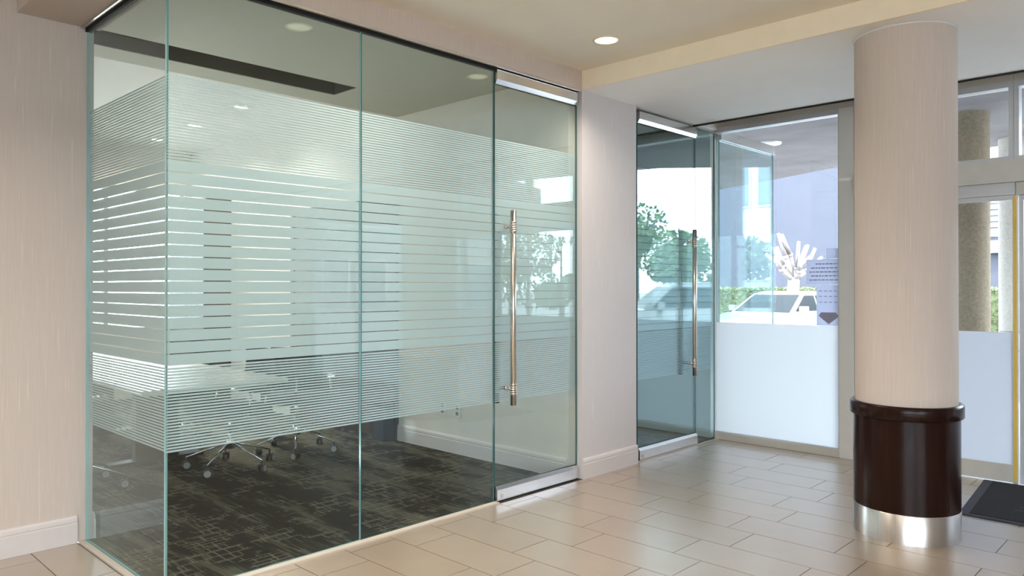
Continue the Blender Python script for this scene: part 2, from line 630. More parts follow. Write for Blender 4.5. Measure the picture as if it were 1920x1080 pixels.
# lobby enclosure behind the camera, with window openings added for frontal daylight
BW0, BW1, BZ0, BZ1 = -4.7, -0.6, 0.35, 2.80
s = S()
s.box(-5.0, BW0, -6.15, -6.0, 0, ZC)
s.box(BW1, 6.5, -6.15, -6.0, 0, ZC)
s.box(BW0, BW1, -6.15, -6.0, 0, BZ0)
s.box(BW0, BW1, -6.15, -6.0, BZ1, ZC)
tag(s.make('wall_back', 'paint_lobby'), 'plain lobby wall with a row of added windows behind the viewer', 'wall', kind='structure')
for k in range(4):
    xa = BW0 + k * (BW1 - BW0) / 4
    xb = BW0 + (k + 1) * (BW1 - BW0) / 4
    r_ = thing('window_%d' % (10 + k), 'added window number %s of the row behind the viewer, for frontal daylight' % ('one', 'two', 'three', 'four')[k], 'window', ((xa + xb) / 2, -6.07, BZ0), kind='structure')  # unseen window, added to let soft daylight in from behind
    for q in (xa, xb - .06):
        box('frame', 'aluminium', (q, q + .06, -6.12, -6.03, BZ0, BZ1), r_)
    for q in (BZ0, BZ1 - .06):
        box('frame', 'aluminium', (xa + .06, xb - .06, -6.12, -6.03, q, q + .06), r_)
    box('pane', 'window_glass', (xa + .06, xb - .06, -6.079, -6.071, BZ0 + .06, BZ1 - .06), r_)
portal(BW0, BW1, -6.16, -6.16, BZ0, BZ1, (0, 1, 0))
WW0, WW1 = -5.2, -0.8
s = S()
s.box(-5.15, -5.0, -6.0, WW0, 0, ZC)
s.box(-5.15, -5.0, WW1, 4.8, 0, ZC)
s.box(-5.15, -5.0, WW0, WW1, 0, BZ0)
s.box(-5.15, -5.0, WW0, WW1, BZ1, ZC)
tag(s.make('wall_west', 'paint_lobby'), 'lobby end wall with added windows opposite the entrance', 'wall', kind='structure')
for k in range(3):
    ya = WW0 + k * (WW1 - WW0) / 3
    yb = WW0 + (k + 1) * (WW1 - WW0) / 3
    r_ = thing('window_%d' % (20 + k), 'added end wall window number %s opposite the entrance, for fill daylight' % ('one', 'two', 'three')[k], 'window', (-5.07, (ya + yb) / 2, BZ0), kind='structure')  # unseen window, added so daylight reaches the step and papered walls
    for q in (ya, yb - .06):
        box('frame', 'aluminium', (-5.12, -5.03, q, q + .06, BZ0, BZ1), r_)
    for q in (BZ0, BZ1 - .06):
        box('frame', 'aluminium', (-5.12, -5.03, ya + .06, yb - .06, q, q + .06), r_)
    box('pane', 'window_glass', (-5.079, -5.071, ya + .06, yb - .06, BZ0 + .06, BZ1 - .06), r_)
portal(-5.16, -5.16, WW0, WW1, BZ0, BZ1, (1, 0, 0))
struct('wall_east', 'paint_lobby', (6.40, 6.55, -6.0, -3.5, 0, 3.4), 'plain lobby wall beyond the entrance windows', 'wall')

# far window of the meeting room
wn1 = thing('window_6', 'bright shaded window in the far wall of the meeting room', 'window', (3.26, YF, wz0), kind='structure')
for a, b in ((wx0, wx0 + .05), (wx1 - .05, wx1), (3.235, 3.285)):
    box('frame', 'aluminium', (a, b, YF + 0.04, YF + 0.11, wz0, wz1), wn1)
for a, b in ((wz0, wz0 + .05), (wz1 - .05, wz1)):
    box('frame', 'aluminium', (wx0 + .05, wx1 - .05, YF + 0.045, YF + 0.105, a, b), wn1)
box('pane', 'window_glass', (wx0 + .05, wx1 - .05, YF + 0.075, YF + 0.08, wz0 + .05, wz1 - .05), wn1)
portal(wx0, wx1, YF + 0.16, YF + 0.16, wz0, wz1, (0, -1, 0))

# ------------------------------------------------------------------ ceilings and header
struct('ceiling', 'ceiling_warm', (-5.0, XB, -6.0, 4.66, ZC, ZC + 0.15), 'warm beige plaster ceiling of the lobby', 'ceiling')
s = S(); s.box(XB + 0.02, 6.035, -6.0, YG + 0.03, ZL, ZL + 0.2)
tag(s.make('ceiling_lower', 'ceiling_cool'), 'lower pale grey ceiling strip in front of the entrance windows', 'ceiling', kind='structure')
tag(box('ceiling_beam', 'beam_cream', (XB, XB + 0.02, -6.0, YG - 0.05, ZL, ZC)), 'cream face of the ceiling step above the pier', 'beam', kind='structure')
s = S(); s.box(6.035, 6.047, -6.0, YG - 0.0, ZL - 0.014, ZL + 0.14)
tag(s.make('trim_4', 'black_gap'), 'black slot line where the lower ceiling meets the window head', 'trim', kind='structure')
struct('ceiling_pocket', 'aluminium_beige', (6.047, 6.56, -6.0, YG + 0.03, 3.06, 3.2), 'beige pocket above the entrance windows', 'ceiling')
s = S()
s.box(1.05, XB, YG - 0.05, YG + 0.06, ZH, ZC)
s.box(1.05, X0 + 0.06, YG + 0.06, YL, ZH, ZC)
tag(s.make('header', 'wallpaper'), 'papered header band running above the glass front', 'header', kind='structure')
s = S(); s.box(XP0 - 0.0, 6.42, YG - 0.05 + .002, YG + 0.06, ZL + 0.001, ZC + .1)
tag(s.make('wall_over_door', 'ceiling_cool'), 'plaster closing above the second glass door', 'wall', kind='structure')
# head channels (dark slot with a bright lip)
s = S(); s.box(X0 - 0.012, XP0, YG - 0.014, YG + 0.016, ZG - 0.008, ZH)
s.box(X0 - 0.014, X0 + 0.016, YG + 0.016, YL, ZG - 0.008, ZH)
tag(s.make('trim_5', 'black_gap'), 'black head channel holding the tops of the glass panels', 'trim', kind='structure')
s = S(); s.box(X0 - 0.040, XP0, YG - 0.0535, YG - 0.044, ZH - 0.010, ZH + .004)
s.box(X0 - 0.040, X0 - 0.030, YG - 0.044, YL, ZH - 0.010, ZH + .004)
tag(s.make('trim_6', 'satin_steel'), 'thin bright metal lip under the papered header', 'trim', kind='structure')

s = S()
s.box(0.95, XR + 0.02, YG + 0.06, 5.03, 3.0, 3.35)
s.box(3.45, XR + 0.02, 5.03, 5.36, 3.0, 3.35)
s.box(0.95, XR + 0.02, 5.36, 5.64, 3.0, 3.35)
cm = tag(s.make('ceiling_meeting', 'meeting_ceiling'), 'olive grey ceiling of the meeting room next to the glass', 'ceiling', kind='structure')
s = S()
s.box(0.95, 3.45, 5.03, 5.36, 3.20, 3.22)
s.box(0.95, 3.45, 5.03, 5.036, 3.004, 3.20)
s.box(0.95, 3.45, 5.354, 5.36, 3.004, 3.20)
s.box(3.444, 3.45, 5.036, 5.354, 3.004, 3.20)
s.make('dark_slot', 'slot_dark', cm)
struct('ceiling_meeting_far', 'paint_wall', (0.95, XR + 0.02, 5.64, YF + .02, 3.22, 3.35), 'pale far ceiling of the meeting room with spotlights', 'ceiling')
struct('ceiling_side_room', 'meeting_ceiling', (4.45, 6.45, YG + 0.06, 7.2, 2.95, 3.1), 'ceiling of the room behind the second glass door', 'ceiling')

# ------------------------------------------------------------------ glass with frosted stripes
PT = 1.75 / 124
ZT, ZB = 2.405, 0.655


def pane_mesh(s, x0, x1, y0, y1, z0, z1, dark=False):
    fs = s.box(x0, x1, y0, y1, z0, z1)
    dims = (x1 - x0, y1 - y0, z1 - z0)
    thin = min(range(3), key=lambda k: dims[k])
    for f in fs:
        f.normal_update()
        f.material_index = 0 if abs(f.normal[thin]) > 0.9 else 1


def frost(parent, axis, a0, a1, plane):
    """frosted strips on the room side of a pane: 2 x 28 fine ones and 17 wide ones"""
    gap = 0.0050
    f = 0.0008

    def strip(s, z0, z1):
        if axis == 'x':
            s.box(a0, a1, plane, plane + f, z0, z1)
        else:
            s.box(plane, plane + f, a0, a1, z0, z1)
    s = S()
    for k in range(28):
        z = ZT - PT * k
        strip(s, z - PT + gap, z)
        z = ZB + PT * (k + 1)
        strip(s, z - PT, z - gap)
    o = s.make('frost_lines', 'frost_film', parent)
    o['kind'] = 'stuff'
    o['label'] = 'fine frosted lines at the top and foot of the pattern'
    first = None
    zz = ZT - 28 * PT
    for k in range(17):
        z = zz - 4 * PT * k
        s = S()
        strip(s, z - 4 * PT + gap, z)
        s.make('frost_band', 'frost_film', parent)


def glass_panel(label, axis, a0, a1, group, z0=0.004, z1=ZG, edge='edge_teal', frosted=True, gmat='clear_glass'):
    s = S()
    if axis == 'x':
        pane_mesh(s, a0, a1, YG - T, YG + T, z0, z1)
    else:
        pane_mesh(s, X0 - T, X0 + T, a0, a1, z0, z1)
    o = tag(s.make('glass_partition', [gmat, edge]), label, 'glass panel', group)
    if frosted:
        if axis == 'x':
            frost(o, 'x', a0 + .003, a1 - .003, YG + T + .0004)
        else:
            frost(o, 'y', a0 + .003, a1 - .003, X0 + T + .0004)
    return o


G = 'frameless glass panels of the meeting room'
glass_panel('narrow side glass panel between papered wall and glass corner', 'y', YG + T + .002, YL - .004, G)
glass_panel('wide glass panel starting at the glass corner, chair bases seen under its stripes', 'x', X0 - T, 2.452, G)
glass_panel('glass panel between the corner panel and the first glass door', 'x', 2.456, 3.502, G, edge='edge_dark')
glass_panel('slim glass sidelight between the second glass door and the window', 'x', 6.068, 6.415, 'slim panels', edge='edge_dark', gmat='teal_glass')
del_group = [o for o in COL.objects if o.get('group') == 'slim panels']
for o in del_group:
    del o['group']


def pull(parent, x, side):
    """long back-to-back bar pull: bar with ringed collars and stand-offs"""
    r = 0.0195
    for sgn in (-1, 1):
        y = YG + sgn * 0.078
        h = S()
        h.tube((x, y, 0.634), (x, y, 1.927), r, n=24)
        hb = h.make('handle', 'handle_steel', parent)
        for z in (0.742, 1.820):
            c = S()
            for q in (-0.030, -0.015, 0.0, 0.015, 0.030):
                c.lathe([(r, z + q - .0055), (r + .006, z + q - .004), (r + .006, z + q + .004), (r, z + q + .0055)], (x, y), 24)
            c.make('collar', 'handle_steel', hb)
            c = S()
            c.tube((x, y - sgn * r * .8, z), (x, YG + sgn * (T + .0005), z), 0.011, n=16)
            c.tube((x, YG + sgn * (T + .016), z), (x, YG + sgn * (T + .0005), z), 0.0145, n=16)
            c.make('standoff', 'handle_steel', hb)


def rail(parent, x0, x1, top):
    t = 0.030
    if top:
        pr = [(-t, 2.858), (-t, 2.795), (-t + .016, 2.768), (-.0075, 2.766), (.0075, 2.766), (t - .016, 2.768), (t, 2.795), (t, 2.858)]
    else:
        pr = [(-t, 0.008), (-t, 0.080), (-t + .016, 0.100), (-.0075, 0.101), (.0075, 0.101), (t - .016, 0.100), (t, 0.080), (t, 0.008)]
    s = S()
    s.prism([(YG + a, b) for a, b in pr], 'x', x0, x1)
    return s.make('top_rail' if top else 'bottom_rail', 'satin_steel', parent)


def glass_door(name, label, x0, x1, hx, gmat='clear_glass'):
    d = thing(name, label, 'door', ((x0 + x1) / 2, YG, 0), kind='structure')
    s = S()
    pane_mesh(s, x0, x1, YG - T, YG + T, 0.101, 2.766)
    g = s.make('glass_pane', [gmat, 'edge_dark'], d)
    frost(g, 'x', x0 + .003, x1 - .003, YG + T + .0004)
    rail(d, x0, x1, True)
    b = rail(d, x0, x1, False)
    s = S()
    s.tube((x0 + 0.045, YG - 0.0299, 0.034), (x0 + 0.045, YG - 0.0325, 0.034), 0.013, n=24)
    k = s.make('lock', 'handle_steel', b)
    pull(d, hx, 1)
    return d


glass_door('door_1', 'frameless glass door with a tall steel bar pull beside the pier', 3.508, 4.366, 3.611)
glass_door('door_2', 'frameless glass door between the pier and the slim sidelight', 5.150, 6.062, 5.932, 'teal_glass')

# ------------------------------------------------------------------ entrance window wall
FX0, FX1 = 6.40, 6.50      # frame depth


def member(root, y0, y1, z0, z1, mat='aluminium', name='frame', x0=FX0, x1=FX1, bev=0.003):
    return box(name, mat, (x0, x1, y0, y1, z0, z1), root, bev)


def pane_x(root, y0, y1, z0, z1, x=6.445, name='pane', mat='window_glass'):
    s = S()
    pane_mesh(s, x - .004, x + .004, y0, y1, z0, z1)
    return s.make(name, [mat, 'edge_dark'], root)


def fixed_window(name, label, y0, y1):
    r = thing(name, label, 'window', (XW, (y0 + y1) / 2, 0), kind='structure')
    member(r, y0, y1, 0, 0.055, 'aluminium_beige', 'sill')
    member(r, y0, y1, 2.905, 3.06, 'aluminium_beige', 'head')
    member(r, y0, y1, 2.862, 2.905, 'aluminium', 'frame', FX0 + .006)
    member(r, y0, y1, 0.055, 0.072, 'aluminium', 'frame', FX0 + .012)
    member(r, y0, y0 + 0.012, 0.072, 2.862, 'aluminium', 'frame', FX0 + .012)
    p_ = pane_x(r, y0 + .012, y1, 0.072, 2.862)
    box('frost_film', 'window_frost', (6.4395, 6.4405, y0 + .012, y1, 0.072, 1.09), p_)
    return r


fixed_window('window_1', 'tall window beside the second glass door, frosted over its lower part', 2.39, 3.535)
post = thing('window_2', 'pale window post beside the round column', 'window post', (XW, 2.33, 0), kind='structure')
member(post, 2.268, 2.388, 0, 2.905, 'post_white', 'post', FX0 - .004)
member(post, 2.268, 2.388, 2.905, 3.06, 'aluminium_beige', 'head')


def transom(name, label, y0, y1, m0=0.031):
    r = thing(name, label, 'window', (XW, (y0 + y1) / 2, 2.36), kind='structure')
    member(r, y0, y1, 2.905, 3.06, 'aluminium_beige', 'head')
    member(r, y0, y1, 2.862, 2.905, 'aluminium', 'frame')
    member(r, y0, y1, 2.34, 2.365, 'aluminium', 'frame', FX0 + .004)
    member(r, y0, y0 + m0, 2.365, 2.862, 'aluminium', 'frame')
    member(r, y1 - m0, y1, 2.365, 2.862, 'aluminium', 'frame')
    pane_x(r, y0 + m0, y1 - m0, 2.365, 2.862)
    return r


transom('window_3', 'transom window above the sliding door beside the round column', 1.156, 2.266)
transom('window_4', 'transom window above the sliding door at the picture edge', 0.02, 1.154)
transom('window_5', 'transom window over the far sliding doors', -1.14, 0.018)
hd = thing('trim_7', 'wide aluminium header above the sliding entrance doors', 'door header', (XW, 0.6, 2.08), kind='structure')
member(hd, -1.14, 2.266, 2.175, 2.339, 'aluminium_beige', 'header_box', FX0 - .03, FX1, 0.004)
member(hd, 1.150, 2.266, 2.085, 2.174, 'aluminium', 'rail', FX0 + .002)
member(hd, -1.14, 1.149, 2.085, 2.174, 'aluminium_beige', 'rail', FX0 + .03)


def sliding_door(name, label, y0, y1, x, tape):
    r = thing(name, label, 'door', (x, (y0 + y1) / 2, 0), kind='structure')
    a, b = x - .02, x + .02
    st = 0.028
    member(r, y0, y0 + st, 0.0, 2.083, 'aluminium', 'stile', a, b)
    member(r, y1 - st, y1, 0.0, 2.083, 'aluminium', 'stile', a, b)
    member(r, y0 + st, y1 - st, 0.012, 0.135, 'aluminium_beige', 'bottom_rail', a, b, 0.006)
    member(r, y0 + st, y1 - st, 2.05, 2.083, 'aluminium', 'top_rail', a, b)
    p_ = pane_x(r, y0 + st, y1 - st, 0.135, 2.05, x)
    box('frost_film', 'door_frost', (x - .006, x - .005, y0 + st, y1 - st, 0.135, 1.09), p_)
    if tape:
        box('safety_tape', 'yellow_tape', (a - .0015, a - .0003, y0 + .002, y0 + st - .004, 0.02, 2.075), r)
    return r


sliding_door('door_3', 'sliding glass door with a yellow edge strip beside the round column', 1.140, 2.264, 6.43, True)
sliding_door('door_4', 'sliding glass door at the picture edge behind the doormat', 0.02, 1.135, 6.475, False)
sliding_door('door_5', 'far sliding glass door of the entrance', -1.13, 0.015, 6.43, False)
fixed_window('window_7', 'tall window beyond the sliding entrance doors', -2.30, -1.15)
fixed_window('window_8', 'second tall window beyond the sliding entrance doors', -3.46, -2.31)

# notices on the window
nt_ = thing('notice_sheet', 'faded notice with rows of small print stuck on the window', 'notice', (6.437, 2.54, 1.45))
box('paper', 'notice_paper', (6.4385, 6.4392, 2.403, 2.68, 1.445, 1.655), nt_)
random.seed(3)
for k in range(5):
    s = S()
    z = 1.615 - k * 0.034
    y = 2.655 if k % 2 == 0 else 2.64
    if k == 0:
        y = 2.60
    while y > 2.42:
        l = random.uniform(0.012, 0.035)
        s.box(6.4380, 6.4384, max(y - l, 2.408), y, z - .004, z + .005)
        y -= l + 0.007
    s.make('text_line', 'print_grey', nt_)
nt2 = thing('notice_poster', 'pale lavender notice with a dark faceted emblem below the print sheet', 'notice', (6.437, 2.5, 1.1))
box('paper', 'notice_paper', (6.4385, 6.4392, 2.403, 2.593, 1.092, 1.435), nt2)
s = S()
s.prism([(2.575, 1.175), (2.555, 1.205), (2.43, 1.205), (2.408, 1.175), (2.42, 1.16), (2.49, 1.105), (2.56, 1.16)], 'x', 6.4378, 6.4384)
s.make('emblem', 'print_mauve', nt2)
for z in (1.385, 1.34, 1.29):
    s = S()
    for q in range(4):
        s.box(6.4380, 6.4384, 2.42 + q * .042, 2.445 + q * .042, z - .003, z + .003)
    s.make('text_line', 'print_mauve', nt2)
nt3 = box('small_notice', 'notice_paper', (6.4385, 6.4392, 2.403, 2.51, 1.66, 1.745))
tag(nt3, 'small blank notice above the print sheet on the window', 'notice')

# glass wing outside
wg = thing('glass_wing', 'teal glass wing panel with metal top rail just outside the window', 'glass panel', (7.08, YG, 0))
s = S()
pane_mesh(s, 6.51, 7.66, YG - T, YG + T, 0.05, 2.815)
s.make('pane', ['teal_glass', 'edge_teal'], wg)
box('top_rail', 'satin_steel', (6.505, 7.665, YG - .03, YG + .03, 2.815, 2.905), wg, 0.006)
box('bottom_rail', 'satin_steel', (6.505, 7.665, YG - .03, YG + .03, -0.02, 0.05), wg, 0.006)

# ------------------------------------------------------------------ round column
CX, CY = 4.747, 1.395
col = thing('column', 'round papered column with dark wood foot and steel kick band', 'column', (CX, CY, 0), kind='structure')
s = S(); s.lathe([(0.268, 0.70), (0.268, ZL)], (CX, CY), 96)
s.make('shaft', 'wallpaper', col)
s = S(); s.lathe([(0.268, ZL - .012), (0.272, ZL - .012), (0.273, ZL - .001), (0.268, ZL - .001)], (CX, CY), 96)
s.make('top_bead', 'post_white', col)
s = S(); s.lathe([(0.279, 0.162), (0.279, 0.69)], (CX, CY), 96)
s.make('wood_foot', 'wainscot_wood', col)
s = S(); s.lathe([(0.270, 0.680), (0.291, 0.680), (0.297, 0.686), (0.297, 0.748), (0.292, 0.756), (0.268, 0.757)], (CX, CY), 96)
s.make('wood_cap', 'wainscot_wood', col)
s = S(); s.lathe([(0.281, 0.0), (0.281, 0.161), (0.279, 0.163)], (CX, CY), 96)
s.make('steel_band', 'brushed_steel', col)

# ------------------------------------------------------------------ doormat
mt = thing('doormat', 'black ribbed doormat in front of the sliding entrance doors', 'doormat', (5.86, 0.35, 0))
s = S(); s.prism([(5.33, 1.262), (6.385, 1.345), (6.385, -0.50), (5.33, -0.50)], 'z', 0.0, 0.008)
s.bevel(0.003, 1).make('rubber_border', 'mat_rubber', mt)
s = S(); s.prism([(5.37, 1.212), (6.36, 1.285), (6.36, -0.46), (5.37, -0.46)], 'z', 0.002, 0.011)
s.bevel(0.002, 1).make('pile', 'mat_fibre', mt)
for k in range(6):
    s = S()
    x = 5.62 + k * 0.075
    pts = []
    for i in range(19):
        y = 1.02 - k * .012 - i * 0.035
        pts.append((x + 0.020 * math.sin(i * 0.9 + k), y))
    wd = 0.007
    for a, b in zip(pts[:-1], pts[1:]):
        s.prism([(a[0] - wd, a[1]), (a[0] + wd, a[1]), (b[0] + wd, b[1]), (b[0] - wd, b[1])], 'z', 0.0105, 0.0118)
    s.make('wave_mark', 'mat_print', mt)

# ------------------------------------------------------------------ downlights
def downlight(x, y, z, label, lens, power, color, r=0.075, group='lobby downlights', lampz=0.012):
    t = thing('downlight', label, 'downlight', (x, y, z), group)
    s = S()
    s.lathe([(r + .014, z - .0005), (r + .013, z - .006), (r + .002, z - .007), (r - .002, z - .002)], (x, y), 40)
    s.make('trim_ring', 'downlight_trim', t)
    s = S()
    rr = s.lathe([(r - .001, z - .003)], (x, y), 40)
    s.bm.faces.new(rr[0][::-1])
    s.make('lens', lens, t)
    ld = bpy.data.lights.new('downlight_lamp', 'AREA')
    ld.shape = 'DISK'
    ld.size = 2 * r
    ld.energy = power
    ld.color = color
    ld.spread = math.radians(137)
    lo = bpy.data.objects.new('downlight_lamp', ld)
    COL.objects.link(lo)
    lo.parent = t
    lo.location = (0, 0, -lampz)
    return t


WARM = (1.0, 0.91, 0.79)
downlight(3.93, 2.94, ZC, 'glowing downlight in the lobby ceiling near the cream step', 'lamp_lens', LAMP, WARM)
for x in (2.42, 0.90, -0.62, -2.14):
    downlight(x, 2.94, ZC, 'lobby downlight of the row in front of the glass, out of view above', 'lamp_lens', LAMP, WARM)
for y in (1.2, -0.5, -2.2, -3.9):  # extra unseen lamps, added for soft frontal light
    for x in (1.5, -0.5, -2.5):
        downlight(x, y, ZC, 'added lobby downlight in the ceiling behind the viewer, for fill light', 'lamp_lens', LAMP, WARM)
NEUT = (1.0, 0.93, 0.82)
for y, l in ((7.15, 'large bright spotlight of the meeting room seen through the stripes'), (8.35, 'middle bright spotlight of the meeting room'), (9.50, 'farthest bright spotlight of the meeting room near the corner glass edge')):
    downlight(3.54 + (y - 7.15) * .034, y, 3.22, l, 'meeting_lens', 22, NEUT, 0.07, 'meeting room spotlights')

# ------------------------------------------------------------------ meeting room furniture
tb = thing('conference_table', 'white topped conference table behind the frosted stripes', 'table', (2.4, 6.9, 0))
s = S(); s.box(1.86, 2.90, 5.12, 8.7, 0.705, 0.74)
s.bevel(0.004).make('table_top', 'table_white', tb)
for y in (6.38, 7.9):
    box('leg', 'black_plastic', (2.25, 2.59, y - .04, y + .04, 0.03, 0.705), tb, 0.004)
    box('foot', 'black_plastic', (2.05, 2.79, y - .06, y + .06, 0.002, 0.03), tb, 0.004)


def make_chair():
    ORG['__'] = Vector((0, 0, 0))
    c = thing('office_chair', '', 'chair', (0, 0, 0), 'office chairs in the meeting room')
    s = S(); s.lathe([(0.0001, 0.150), (0.034, 0.150), (0.034, 0.215), (0.028, 0.225), (0.0001, 0.225)], (0, 0), 20)
    s.make('hub', 'chrome', c)
    s = S(); s.tube((0, 0, 0.22), (0, 0, 0.29), 0.022, n=16); s.tube((0, 0, 0.27), (0, 0, 0.42), 0.014, n=16)
    s.make('gas_lift', 'chrome', c)
    for k in range(5):
        a = 2 * math.pi * k / 5 + .3
        d = Vector((math.cos(a), math.sin(a), 0))
        s = S()
        s.tube(d * .028 + Vector((0, 0, .195)), d * .335 + Vector((0, 0, .088)), 0.010, 0.006, n=10)
        s.make('leg', 'chrome', c)
        n = Vector((-d.y, d.x, 0))
        p0 = d * .33
        s = S()
        s.tube(p0 + Vector((0, 0, .045)), p0 + Vector((0, 0, .092)), 0.007, n=8)
        s.prism([(p0.x - .018, p0.y - .018), (p0.x + .018, p0.y - .018), (p0.x + .018, p0.y + .018), (p0.x - .018, p0.y + .018)], 'z', 0.034, 0.058)
        cs = s.make('caster', 'black_plastic', c)
        th = random.uniform(0, 6.28)
        ax = Vector((math.cos(th), math.sin(th), 0))
        for sg in (-1, 1):
            s = S()
            s.tube(p0 + ax * sg * .009 + Vector((0, 0, .031)), p0 + ax * sg * .027 + Vector((0, 0, .031)), 0.0295, n=20)
            s.make('wheel', 'black_plastic', cs)
            s = S()
            s.tube(p0 + ax * sg * .027 + Vector((0, 0, .031)), p0 + ax * sg * .0285 + Vector((0, 0, .031)), 0.025, n=20)
            s.make('wheel_cap', 'grey_plastic', cs)
    s = S(); s.box(-.24, .24, -.23, .23, .43, .495); s.bevel(0.028, 3)
    for f in s.bm.faces: f.smooth = True
    s.make('seat', 'chair_fabric', c)
    s = S(); s.box(-.11, .11, -.10, .10, .405, .432)
    s.make('seat_plate', 'black_plastic', c)
    # slightly curved back
    s = S()
    nx, nz = 9, 8
    fr, bk = [], []
    for j in range(nz):
        for i in range(nx):
            u = i / (nx - 1) * 2 - 1
            v = j / (nz - 1)
            wd = 0.225 * (1 - 0.10 * v ** 2)
            y = 0.235 + 0.05 * v - 0.045 * u * u * -1 * -1 + 0.03 * math.sin(v * 3.1)
            fr.append(s.bm.verts.new((u * wd, y - .015, .56 + .36 * v)))
            bk.append(s.bm.verts.new((u * wd, y + .015, .56 + .36 * v)))
    for L in (fr, bk):
        for j in range(nz - 1):
            for i in range(nx - 1):
                f = s.bm.faces.new((L[j * nx + i], L[j * nx + i + 1], L[(j + 1) * nx + i + 1], L[(j + 1) * nx + i]))
                f.smooth = True
    rim = [i for i in range(nx)] + [j * nx + nx - 1 for j in range(1, nz)] + [(nz - 1) * nx + i for i in range(nx - 2, -1, -1)] + [j * nx for j in range(nz - 2, 0, -1)]
    for a, b in zip(rim, rim[1:] + rim[:1]):
        s.bm.faces.new((fr[a], fr[b], bk[b], bk[a]))
    s.make('backrest', 'chair_fabric', c)
    s = S(); s.tube((0, .08, .418), (0, .27, .43), .014, n=10); s.tube((0, .27, .43), (0, .285, .66), .014, n=10)
    s.make('back_bar', 'chrome', c)
    for sg in (-1, 1):
        s = S()
        s.tube((sg * .10, .02, .418), (sg * .285, .02, .43), .011, n=8); s.tube((sg * .285, .02, .43), (sg * .285, .02, .65), .011, n=8)
        s.box(sg * .285 - .03, sg * .285 + .03, -.12, .14, .65, .675)
        s.make('armrest', 'chrome', c)
    return c


ch = make_chair()
spots = [(2.74, 5.72, -1.57, 'office chair on a chrome star base tucked in nearest the glass corner'),
         (3.40, 5.86, 2.6, 'office chair on a chrome star base pulled away toward the dark bin'),
         (1.68, 5.88, 1.57, 'office chair seen through the narrow side panel beside the papered wall'),
         (2.82, 7.00, -1.57, 'office chair tucked in behind the frosted stripes halfway along the table')]
for i, (x, y, a, l) in enumerate(spots):
    o = ch if i == 0 else copy_tree(ch)
    o.location = (x, y, 0.002)
    o.rotation_euler.z = a
    o['label'] = l

# dark bin near the right wall
s = S()
prf = [(4.155, 5.60), (4.285, 5.60), (4.285, 5.76), (4.155, 5.76)]
s.box(4.145, 4.275, 5.63, 5.80, 0.002, 0.34)
bn = s.bevel(0.006)
# hollow top
bo = bn.make('waste_bin', 'navy')
tag(bo, 'tall dark navy waste bin against the meeting room wall', 'bin')
s = S()
s.box(4.150, 4.270, 5.635, 5.795, 0.34, 0.352)
rimo = s.bevel(0.003)
rimo.make('rim', 'black_plastic', bo)

# dark double door and dark cabinet front on the meeting room's right wall
dd = thing('door_6', 'dark wooden double door in the side wall of the meeting room', 'door', (XR, 6.55, 0), kind='structure')
for a, b in ((5.66, 6.535), (6.545, 7.42)):
    lf = box('leaf', 'door_wood', (XR - .03, XR - .002, a, b, 0.005, 2.2), dd, 0.003)
    for z0, z1 in ((0.15, 1.0), (1.1, 2.1)):
        box('inset_panel', 'door_wood', (XR - .036, XR - .030, a + .12, b - .12, z0, z1), lf, 0.004)
for y in (6.48, 6.60):
    s = S(); s.tube((XR - .065, y, .92), (XR - .065, y, 1.12), .008, n=12); s.tube((XR - .065, y, .94), (XR - .03, y, .94), .006, n=8); s.tube((XR - .065, y, 1.10), (XR - .03, y, 1.10), .006, n=8)
    s.make('handle', 'chrome', dd)
for b in ((5.60, 5.66, 0, 2.26), (7.42, 7.48, 0, 2.26), (5.66, 7.42, 2.2, 2.26)):
    box('door_frame', 'door_wood', (XR - .04, XR - .001, b[0], b[1], b[2], b[3]), dd, 0.003)
cb = thing('tall_cabinet', 'tall dark cabinet at the far end of the meeting room wall', 'cabinet', (XR - .2, 9.45, 0))
box('body', 'door_wood', (XR - .32, XR - .005, 8.96, 9.98, 0.002, 2.5), cb, 0.004)
for a, b in ((8.97, 9.465), (9.475, 9.97)):
    d_ = box('door', 'door_wood', (XR - .345, XR - .321, a, b, 0.08, 2.48), cb, 0.003)
# outlets on the right wall
for y, l in ((4.79, 'white socket plate low on the meeting room wall, nearer the door'), (4.98, 'white switch plate low on the meeting room wall, farther from the door')):
    o = thing('socket_plate', l, 'socket', (XR, y, 0.36), 'socket plates')
    box('plate', 'white_plate', (XR - .006, XR - .0005, y - .036, y + .036, 0.31, 0.425), o, 0.002)
    for z in (0.342, 0.392):
        box('socket', 'grey_plastic', (XR - .0075, XR - .006, y - .016, y + .016, z - .014, z + .014), o)

# ------------------------------------------------------------------ outdoors
GZ = -0.14
struct('pavement', 'pavement', (6.50, 13.5, -40, 40, -0.4, -0.02), 'pale paved walk under the entrance canopy', 'pavement')
struct('road', 'asphalt', (13.5, 160, -140, 140, -0.6, GZ), 'grey asphalt car park beyond the canopy', 'road')
struct('ground_west', 'pavement', (-60, -5.16, -6.16, 10.30, -0.6, -0.1), 'pale ground outside the added end wall windows', 'ground')
struct('ground_south', 'pavement', (-60, 6.50, -60, -6.16, -0.6, -0.1), 'pale ground outside the added windows behind the viewer', 'ground')
struct('ground', 'pavement', (-60, 6.40, 10.30, 140, -0.6, -0.1), 'pale ground outside the meeting room window', 'ground')
s = S()
s.prism([(6.50, -12.0), (14.0, -12.0), (14.0, -5.4), (9.4, -3.6), (10.2, 0.5), (11.75, 2.3), (12.0, 4.4), (12.7, 5.9), (13.6, 8.0), (13.6, 12.0), (6.50, 12.0)], 'z', 3.3, 3.85)
tag(s.make('canopy', 'concrete'), 'stained grey concrete canopy over the entrance walk', 'canopy', kind='structure')
struct('wall_outside', 'white_stucco', (6.41, 6.62, -6.0, 12.0, 3.2, 5.2), 'outer wall of the building above the entrance windows', 'wall')


